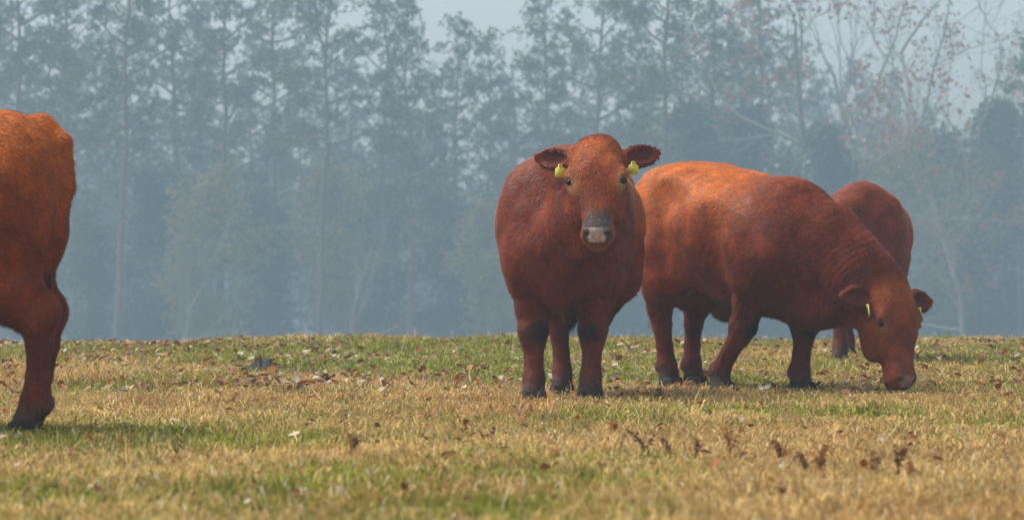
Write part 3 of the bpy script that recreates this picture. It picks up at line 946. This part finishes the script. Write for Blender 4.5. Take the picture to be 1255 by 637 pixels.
    for i_ in range(3):
        pos = np.arange(f.n[i_]) / 4.0; i0 = np.minimum(pos.astype(int), lump.shape[i_] - 1); i1 = np.minimum(i0 + 1, lump.shape[i_] - 1); fr = pos - i0
        sh = [1, 1, 1]; sh[i_] = -1; fr = fr.reshape(sh).astype(np.float32)
        lump = np.take(lump, i0, axis=i_) * (1 - fr) + np.take(lump, i1, axis=i_) * fr
    rel = None
    f.D += lump.astype(np.float32)
    return f

def bull_color(V, P):
    x, y, z = V[:, 0], V[:, 1], V[:, 2]
    poll, a, l_, u = head_frame(P)
    rel = V - poll
    t, v, w = rel @ a, rel @ l_, rel @ u
    n1 = fbm(x * 3, y * 3, z * 3, seed=P['seed'], octv=3); n2 = fbm(x * 9, y * 9, z * 9, seed=P['seed'] + 7, octv=2)
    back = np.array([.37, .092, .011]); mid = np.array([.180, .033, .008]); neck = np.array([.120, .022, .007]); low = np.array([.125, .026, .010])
    m_top = np.clip((z - .86) / .36 + (n1 - .5) * .9, 0, 1) * np.clip((.75 - x) / .6, 0, 1)  # upper coat's own orange, with some top-light highlight put into the colour
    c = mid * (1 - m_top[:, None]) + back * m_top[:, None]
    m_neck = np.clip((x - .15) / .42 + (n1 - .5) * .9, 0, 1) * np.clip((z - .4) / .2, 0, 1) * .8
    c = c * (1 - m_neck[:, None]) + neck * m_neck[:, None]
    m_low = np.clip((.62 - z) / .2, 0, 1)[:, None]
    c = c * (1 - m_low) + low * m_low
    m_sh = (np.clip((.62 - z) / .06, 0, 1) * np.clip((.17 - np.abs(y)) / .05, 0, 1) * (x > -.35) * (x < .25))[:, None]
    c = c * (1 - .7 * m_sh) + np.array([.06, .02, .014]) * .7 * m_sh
    leg = (z < .6)
    knee = np.zeros(len(x))
    for kn in P['_knees']:
        dk = np.sqrt(((x - kn[0]) / .09) ** 2 + ((y - kn[1]) / .07) ** 2 + ((z - kn[2]) / .065) ** 2)
        knee = np.maximum(knee, np.clip((1.15 - dk + (n2 - .5) * .9) * 2, 0, 1) * .7)
    past = np.clip((.17 - z) / .08, 0, 1)
    hd = (t > -.12) & (t < .68) & (np.abs(v) < .30) & (np.abs(w) < .30)
    knee = np.where(hd, 0, knee); past = np.where(hd, 0, past)
    for m, col in ((np.clip(knee * 1.3, 0, .9), (.032, .016, .013)), (past * .85, (.062, .038, .032))):
        c = c * (1 - m[:, None]) + np.array(col) * m[:, None]
    # head
    face = np.array([.20, .043, .012])
    crown = np.array([.30, .078, .014])
    mh = (hd * np.clip((t + .08) / .16 + (n2 - .5) * .6, 0, 1) * np.clip((.22 - np.abs(v)) / .05, 0, 1))[:, None]
    c = c * (1 - mh) + (face * (.8 + .5 * n2[:, None])) * mh
    mc = (hd * np.clip((.16 - t) / .14 + (n2 - .5), 0, 1) * np.clip((t + .06) / .08, 0, 1) * np.clip(w / .06, 0, 1) * np.clip((.17 - np.abs(v)) / .05, 0, 1))[:, None]
    c = c * (1 - mc) + crown * mc
    n3 = fbm(x * 26, y * 26, z * 14, seed=P['seed'] + 3, octv=2)
    c *= (.62 + .76 * n2[:, None]) * (.74 + .52 * n3[:, None])
    # muzzle: slate hair above the nose, pale pink-grey nose leather
    ms = (hd * np.clip((t - .39) / .09 + (n2 - .5) * .7, 0, 1) * np.clip((.088 + (n2 - .5) * .05 - np.abs(v)) / .035, 0, 1) * np.clip((w + .02) / .04, 0, 1))[:, None]
    ms = ms * P.get('slate', 1.0)
    c = c * (1 - ms) + np.array([.058, .042, .04]) * ms
    md_ = (hd * np.clip((t - .49) / .04, 0, 1) * np.clip((-w + .0) / .03, 0, 1))[:, None]
    c = c * (1 - .6 * md_) + np.array([.10, .06, .05]) * .6 * md_
    g = t * .866 - w * .5
    pw = .076 * (1 - .38 * np.clip((g - .43) / .085, 0, 1))
    mp = (hd * np.clip((g - .428) / .012, 0, 1) * np.clip((.520 - g) / .012, 0, 1) * np.clip((pw - np.abs(v)) / .012, 0, 1) * (t > .47) * (w > -.05))[:, None] * P.get('nose', 1.0)
    c = c * (1 - mp) + np.array([.42, .31, .28]) * mp
    nos = (hd * np.exp(-(((g - .463) / .018) ** 2 + ((np.abs(v) - .053) / .018) ** 2 + (np.minimum(t - .5, 0) / .02) ** 2)))[:, None]
    c = c * (1 - nos) + np.array([.025, .015, .013]) * nos
    # pale eye rims
    er = (hd * np.exp(-(((t - .245) / .05) ** 2 + ((np.abs(v) - .150) / .045) ** 2 + ((w - .065) / .05) ** 2)) * P.get('rim', .95))[:, None]
    c = c * (1 - er) + np.array([.44, .24, .11]) * er
    # ears, hollows included: darker tone
    ear = (hd & (np.abs(v) > .17) & (t < .2) & (w > -.06)).astype(float)[:, None] * .55
    c = c * (1 - ear) + np.array([.085, .026, .02]) * ear
    return c

def hoof_mesh():
    """two claws of one foot, toe towards +x"""
    B = Bag()
    for s in (-1, 1):
        prof = [(0.0, 1.0, 0.0), (.03, .96, -.006), (.065, .84, -.02)]   # z, scale, shift
        ring = []
        n_ = 12
        for (z_, sc_, sh) in prof:
            for i in range(n_):
                an = i / n_ * 2 * math.pi
                xx = math.cos(an); yy = math.sin(an)
                lx = .075 if xx > 0 else .055
                ring.append((xx * lx * sc_ + sh + .015, (yy * .036 * sc_ * (1 - .35 * max(0, xx) ** 2)) + s * .037, z_))
        V_ = np.array(ring); F_ = []
        for r in range(2):
            for i in range(n_):
                j = (i + 1) % n_
                F_.append((r * n_ + i, r * n_ + j, (r + 1) * n_ + j, (r + 1) * n_ + i))
        V_ = np.concatenate([V_, [[.015, s * .037, 0], [-.01, s * .037, .07]]])
        F3 = [(n_ * 3, (i + 1) % n_, i) for i in range(n_)] + [(n_ * 3 + 1, 2 * n_ + i, 2 * n_ + (i + 1) % n_) for i in range(n_)]
        base = B.n
        B.add(V_, np.array(F_)); B.F.append(np.array(F3) + base)
    return B.mesh('hoof', M_HOOF, False)
HOOF = hoof_mesh()

def ball_mesh(name, mat, r, n=10):
    V_, F4, F3 = [(0, 0, r)], [], []
    for i in range(1, n):
        th = math.pi * i / n
        for j in range(n * 2):
            ph = math.pi * j / n
            V_.append((r * math.sin(th) * math.cos(ph), r * math.sin(th) * math.sin(ph), r * math.cos(th)))
    V_.append((0, 0, -r)); m2 = n * 2
    for j in range(m2): F3.append((0, 1 + j, 1 + (j + 1) % m2))
    for i in range(n - 2):
        for j in range(m2):
            a_ = 1 + i * m2 + j; b_ = 1 + i * m2 + (j + 1) % m2
            F4.append((a_, a_ + m2, b_ + m2, b_))
    o_ = 1 + (n - 2) * m2
    for j in range(m2): F3.append((len(V_) - 1, o_ + (j + 1) % m2, o_ + j))
    return np_mesh(name, V_, [np.array(F4), np.array(F3)], mat, smooth=True)
EYE = ball_mesh('eye', M_EYE, .024)

def tag_mesh():
    """ear tag: button, neck and rounded flap, with thickness"""
    out = [(-.012, .0), (-.016, -.016), (-.032, -.026), (-.034, -.074), (-.028, -.082), (.028, -.082), (.034, -.074), (.032, -.026), (.016, -.016), (.012, .0)]
    n_ = len(out); V_ = [(x_, .003, z_) for x_, z_ in out] + [(x_, -.003, z_) for x_, z_ in out]
    V_ += [(0, .003, -.04), (0, -.003, -.04)]
    F3, F4 = [], []
    for i in range(n_):
        j = (i + 1) % n_
        F3.append((2 * n_, j, i)); F3.append((2 * n_ + 1, n_ + i, n_ + j)); F4.append((i, j, n_ + j, n_ + i))
    B = Bag(); B.add(np.array(V_), np.array(F4)); B.F.append(np.array(F3))
    v2, f2 = tube(np.array([[0, -.010, -.008], [0, 0, -.008], [0, .010, -.008]]), [.010, .012, .010], 8)
    B.add(v2, f2)
    return B.mesh('ear_tag', M_TAG)
TAG = tag_mesh()

def frame_obj(o, pos, xax, yax, zax):
    o.matrix_local = Matrix(((xax[0], yax[0], zax[0], pos[0]), (xax[1], yax[1], zax[1], pos[1]), (xax[2], yax[2], zax[2], pos[2]), (0, 0, 0, 1)))

def build_bull(P, label):
    h = P.get('voxel', .0105); S = P['scale']
    X0, Y0 = P['loc']; ang = P['yaw']
    z0 = float(gz(X0, Y0))
    ca, sa = math.cos(ang), math.sin(ang)
    P = dict(P)
    for k_ in ('FL', 'FR', 'HL', 'HR'):
        fx, fy = P[k_]
        wx, wy = X0 + S * (fx * ca - fy * sa), Y0 + S * (fx * sa + fy * ca)
        P[k_] = (fx, fy, (float(gz(wx, wy)) - z0) / S - .004)
    f = make_bull_field(P, h)
    V_, Q = f.mesh()
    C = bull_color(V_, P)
    e = empty('bull', (X0, Y0, z0), ang)
    tag(e, label, 'bull', 'red beef bulls in the pasture')
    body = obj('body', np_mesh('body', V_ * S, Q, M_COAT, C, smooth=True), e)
    # hair coat
    a_, b_, c_, d_ = [V_[Q[:, i]] for i in range(4)]
    nrm = np.cross(c_ - a_, d_ - b_); ar = np.linalg.norm(nrm, axis=1); nrm = nrm / (ar[:, None] + 1e-12)
    rg = np.random.default_rng(P['seed'])
    N = P.get('hair', 90000)
    fi = rg.choice(len(Q), N, p=ar / ar.sum())
    s_, t_ = rg.random((N, 1)), rg.random((N, 1))
    p = (a_[fi] * (1 - s_) + b_[fi] * s_) * (1 - t_) + (d_[fi] * (1 - s_) + c_[fi] * s_) * t_
    nn = nrm[fi]; col = C[Q[fi, 0]]
    poll, a, l_, u = head_frame(P)
    rel = p - poll; ht, hv, hw_ = rel @ a, rel @ l_, rel @ u
    hd = (ht > -.06) & (ht < .66) & (np.abs(hv) < .3) & (np.abs(hw_) < .25)
    keep = ~(hd & (ht > .47)) & ~((p[:, 2] < .07) & ~hd)
    flow = np.tile(np.array([-1., 0, -.55]), (N, 1))
    flow[p[:, 2] < .6] = (-.15, 0, -1.)
    flow[hd] = a
    flow = flow + rg.normal(0, .28, (N, 3)) + (np.stack([vnoise(p[:, 0] * 14, p[:, 1] * 14, p[:, 2] * 14, seed=q) for q in (1, 2, 3)], 1) - .5) * np.where(hd & (ht < .2), 3.5, 1.0)[:, None]
    flow -= nn * (flow * nn).sum(1, keepdims=True)
    flow /= np.linalg.norm(flow, axis=1, keepdims=True) + 1e-9
    lift = rg.uniform(.08, .34, (N, 1))
    dr = flow + nn * lift; dr /= np.linalg.norm(dr, axis=1, keepdims=True)
    Ln = (.016 + .020 * rg.random((N, 1))) * np.where(hd, .8, 1.0)[:, None]
    belly = ((nn[:, 2] < -.6) & (p[:, 2] > .4) & ~hd)[:, None]
    Ln = np.where(belly, Ln * 1.5, Ln)
    wd = np.cross(flow, nn) * (.0016 + .0012 * rg.random((N, 1)))
    p0 = p - nn * .001
    HV = np.stack([p0 - wd, p0 + wd, p0 + dr * Ln], 1)[keep]
    clump = fbm(p[:, 0] * 34, p[:, 1] * 34, p[:, 2] * 34, seed=5, octv=2)[:, None]
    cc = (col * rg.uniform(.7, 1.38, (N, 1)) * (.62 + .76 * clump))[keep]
    # tail switch and sheath tuft as longer hair
    extra_p, extra_d = [], []
    tl = P.get('tail_end', (-.92, .01, .62))
    for _ in range(500):
        extra_p.append(np.array(tl) + rg.normal(0, .018, 3) + [0, 0, rg.uniform(-.05, .05)]); extra_d.append(np.array([rg.normal(0, .025), rg.normal(0, .025), -rg.uniform(.12, .3)]) * P.get('switch', 1.0))
    dp = P.get('deep', 0) * .6
    for _ in range(160):
        extra_p.append(np.array([.035, 0, .435 - dp]) + rg.normal(0, .016, 3)); extra_d.append(np.array([rg.normal(0.01, .015), rg.normal(0, .015), -rg.uniform(.03, .09)]))
    ep, edd = np.array(extra_p), np.array(extra_d)
    ew = unit((1, 0, 0)) * .003
    EV = np.stack([ep - ew, ep + ew, ep + edd], 1)
    HV = np.concatenate([HV, EV]); cc = np.concatenate([cc, np.tile([.10, .03, .016], (len(ep), 1)) * rg.uniform(.6, 1.4, (len(ep), 1))])
    k_ = np.arange(len(HV)) * 3
    hair = obj('coat_hair', np_mesh('coat_hair', HV.reshape(-1, 3) * S, np.stack([k_, k_ + 1, k_ + 2], 1), M_HAIR, np.repeat(cc, 3, axis=0)), e)
    tag(hair, kind='stuff')
    # hooves
    for k_ in ('FL', 'FR', 'HL', 'HR'):
        fx, fy, dz = P[k_]
        o = obj('hoof', HOOF, e, ((fx + .025) * S, fy * S, (dz - .004) * S)); o.scale = (S * 1.08, S * 1.08, S * 1.05)
        o.rotation_euler = (0, 0, P.get('toe_' + k_, 0.0))
    # eyes, tags
    def H(t, v, w): return (poll + a * t + l_ * v + u * w) * S
    for s in (-1, 1):
        o = obj('eye', EYE, e); o.location = H(.237, s * .146, .062); ks = S * P.get('eye', 1.0); frame_obj(o, H(.237, s * .146, .062), a * ks * .78, l_ * ks, u * ks)
        if P.get('tags', True):
            o = obj('ear_tag', TAG, e)
            ed = unit(l_ * s + a * P.get('ear_drop', -.20) - u * .10)
            pos = (poll + a * .055 + l_ * s * .145 + ed * .06 + a * .055 + u * .040) * S
            z_ = np.array([0, 0, 1.]); n_ = unit(u - z_ * (u @ z_)) if abs(u[2]) < .95 else unit((1, 0, 0))
            if P.get('tag_along'):                      # hangs along the ear when the head is down
                z_ = unit(-a); n_ = unit(u - z_ * (u @ z_))
                n_ = unit(n_ * .545 + l_ * .84)
                z_ = unit(z_ - n_ * (z_ @ n_))
            xa = np.cross(n_, z_)
            kt = S * .88
            frame_obj(o, pos, xa * kt, n_ * kt, z_ * kt)
    return e

# front-facing bull
build_bull(dict(seed=11, scale=1.02, loc=(.355, 19.55), yaw=math.radians(-96.0), wide=1.04,
    FL=(.52, .155), FR=(.52, -.17), HL=(-.66, .06), HR=(-.64, -.11),
    poll=(.92, .225, 1.41), muzzle=(1.22, .25, .89), head_left=(-.02, 1, 0.03),
    crest=[(.42, 0, 1.22), (.66, .11, 1.27), (.87, .23, 1.35)], crest_r=[.20, .185, .15],
    folds=((.80, -.24, .98), (.86, .42, .98)), dewlap=[((.93, .20, 1.02), (.82, .07, .78), .05, .07)], throat=[(.60, 0, .92), (.78, .12, 1.0), (.95, .23, 1.18)], throat_r=[.25, .21, .15],
    hair=110000), 'red bull with yellow ear tags standing square on and facing the camera')
# grazing bull
build_bull(dict(seed=23, scale=1.045, loc=(1.485, 20.95), yaw=math.radians(-57.0), wide=.98, deep=.06, drop=.15, tuck=.07, eye=.75, rim=.35,
    FL=(.47, .07), FR=(.02, -.20), HL=(-.68, .11), HR=(-.71, -.06), knee_FR=.05,
    poll=(1.05, .27, .62), muzzle=(1.21, .25, .05), head_left=(-.05, 1, .0), ear_drop=.02, ear_open=.1, tag_along=True, slate=.35, nose=.4,
    crest=[(.44, 0, 1.02), (.74, .08, .93), (.99, .24, .68)], crest_r=[.21, .20, .16],
    throat=[(.60, 0, .86), (.84, .12, .68), (1.02, .25, .48)], throat_r=[.26, .22, .16],
    extra=[((.66, .03, .50), (.22, .14, .12), .12), ((.84, .12, .58), (.12, .08, .12), .10)], folds=((.52, 0, 1.10), (1.04, .25, .62)),
    hair=120000), 'red bull grazing with its head lowered to the grass at the right')
# half-hidden bull behind the grazing one
build_bull(dict(seed=37, scale=.975, loc=(2.86, 26.6), yaw=math.radians(-97.0), wide=.98, voxel=.013,
    FL=(.50, .18), FR=(.50, -.18), HL=(-.65, .14), HR=(-.65, -.14),
    poll=(.98, -.36, 1.02), muzzle=(1.16, -.46, .50), head_left=(.3, 1, 0), tags=False,
    crest=[(.42, 0, 1.22), (.70, -.14, 1.16), (.93, -.32, 1.0)], crest_r=[.20, .18, .15],
    throat=[(.60, 0, .88), (.80, -.16, .84), (.98, -.34, .82)], throat_r=[.24, .19, .14],
    hair=60000), 'red bull standing half hidden behind the grazing bull')
# bull cut off by the left edge
build_bull(dict(seed=41, scale=1.0, loc=(-2.825, 14.25), yaw=math.radians(176.0), wide=.95, voxel=.0115,
    FL=(.50, .18), FR=(.40, -.18), hock=-.05, HL=(-.775, .17), HR=(-.715, -.15),
    poll=(1.05, 0, 1.30), muzzle=(1.40, 0, .88), head_left=(0, 1, 0),
    crest=[(.42, 0, 1.22), (.72, 0, 1.25), (.98, 0, 1.24)], crest_r=[.20, .185, .15],
    throat=[(.60, 0, .92), (.82, 0, .96), (1.02, 0, 1.08)], throat_r=[.25, .21, .15],
    tail=[(-.78, 0, 1.35), (-.87, .02, 1.27), (-.895, .05, 1.08), (-.86, .09, .86), (-.80, .10, .68)], tail_end=(-.795, .10, .67), switch=.45,
    hair=90000), 'red bull cut off by the left edge, only its rump and a hind leg showing')

# ------------------------------------------------------------------ dung and dead weeds
def dung_mesh():
    rg = np.random.default_rng(3); n_ = 20; rings = [(1.0, 0), (.96, .022), (.8, .04), (.55, .052), (.35, .075), (.12, .085)]
    V_, F4 = [], []
    for q, (r_, z_) in enumerate(rings):
        for i in range(n_):
            an = i / n_ * 6.2832
            k_ = 1 + .22 * (float(vnoise(math.cos(an) * 1.5 + 5, math.sin(an) * 1.5 + 5, q * .4, seed=9)) - .5) * 2
            V_.append((math.cos(an) * r_ * k_ * .17, math.sin(an) * r_ * k_ * .14, z_ * (1 + .3 * rg.normal() * (q > 0))))
    for q in range(len(rings) - 1):
        for i in range(n_):
            j = (i + 1) % n_
            F4.append((q * n_ + i, q * n_ + j, (q + 1) * n_ + j, (q + 1) * n_ + i))
    V_.append((0, 0, .09)); F3 = [(len(V_) - 1, 5 * n_ + i, 5 * n_ + (i + 1) % n_) for i in range(n_)]
    return np_mesh('dung_pat', V_, [np.array(F4), np.array(F3)], M_DUNG, smooth=True)
d = ground_depth(322, 456); X = px(322, d)
tag(obj('dung_pat', dung_mesh(), loc=(X, d, float(gz(X, d)) - .005)), 'dark lumpy dung pat on the grass left of centre', 'dung')

def weed_mesh(seed, H):
    rg = np.random.default_rng(seed); B = Bag()
    for q in range(rg.integers(2, 5)):
        az = rg.random() * 6.28; ln = rg.uniform(.05, .4 if seed % 2 else .9); hh = H * rg.uniform(.6, 1)
        pts = [(0, 0, -.01)]
        for i in range(1, 5):
            t = i / 4
            pts.append((math.cos(az) * ln * hh * t * t, math.sin(az) * ln * hh * t * t, hh * t))
        pts = np.array(pts) + np.concatenate([[[0, 0, 0]], rg.normal(0, .003, (4, 3))])
        c = (np.array([.16, .075, .035]) if seed % 3 else np.array([.30, .12, .04])) * rg.uniform(.7, 1.25)
        B.add(*tube(pts, [.0028, .0025, .002, .0018, .001], 4), c)
        cl = []
        for i in range(26):
            t = rg.uniform(.4, 1.02)
            cl.append([np.interp(t, np.linspace(0, 1, 5), pts[:, k_]) for k_ in range(3)])
        V_, F_ = leaf_cards(np.array(cl) + rg.normal(0, .006, (26, 3)), .0075, rg)
        B.add(V_, F_, c * rg.uniform(.8, 1.4))
    return B.mesh('dried_weed', M_WEED)
WEEDS = [(791, 560, .12, 'dark dried weed stalk, leftmost of the weeds below the grazing bull'),
         (752, 536, .09, 'small dried weed below the front-facing bull\'s right-hand hoof'),
         (823, 562, .09, 'short dried weed right of the leftmost dark stalk'),
         (853, 566, .11, 'bushy dried weed in the middle of the foreground weeds'),
         (894, 560, .14, 'tall dark upright dried weed in the foreground under the grazing bull'),
         (955, 566, .07, 'low brown dried weed left of the weed pair'),
         (989, 586, .11, 'left one of a pair of rusty dried weeds in the foreground'),
         (1006, 587, .12, 'right one of a pair of rusty dried weeds in the foreground'),
         (1070, 588, .10, 'spreading dried weed left of the rusty clump at right'),
         (1100, 586, .11, 'rusty clump of dried weed at the right foreground'),
         (1118, 590, .07, 'small weed at the right end of the rusty clump'),
         (432, 560, .09, 'dried weed standing in straw at the lower left of centre'),
         (598, 545, .07, 'tiny dried weed in straw left of the front-facing bull\'s shadow')]
for i, (x_, y_, h_, lab) in enumerate(WEEDS):
    d = ground_depth(x_, y_); X = px(x_, d)
    tag(obj('dried_weed', weed_mesh(500 + i, h_), loc=(X, d, float(gz(X, d)))), lab, 'weed', 'dried weeds in the pasture')

# ------------------------------------------------------------------ haze
def haze_box(lo, hi, dens):
    c = [(x_, y_, z_) for x_ in (lo[0], hi[0]) for y_ in (lo[1], hi[1]) for z_ in (lo[2], hi[2])]
    F_ = [(0, 1, 3, 2), (4, 6, 7, 5), (0, 4, 5, 1), (2, 3, 7, 6), (0, 2, 6, 4), (1, 5, 7, 3)]
    m = bpy.data.materials.new('haze'); m.use_nodes = True
    n, l = m.node_tree.nodes, m.node_tree.links
    n.remove(n['Principled BSDF'])
    v = n.new('ShaderNodeVolumePrincipled')
    v.inputs['Color'].default_value = (.45, .63, .75, 1)
    v.inputs['Density'].default_value = dens
    v.inputs['Anisotropy'].default_value = 0.0
    l.new(v.outputs[0], n['Material Output'].inputs['Volume'])
    o = obj('haze', np_mesh('haze', c, np.array(F_), m))
    tag(o, 'thin blue-grey mist in the air over the field', 'haze', kind='stuff')
haze_box((-390, -60, -4.6), (390, 355, 48), .0026)
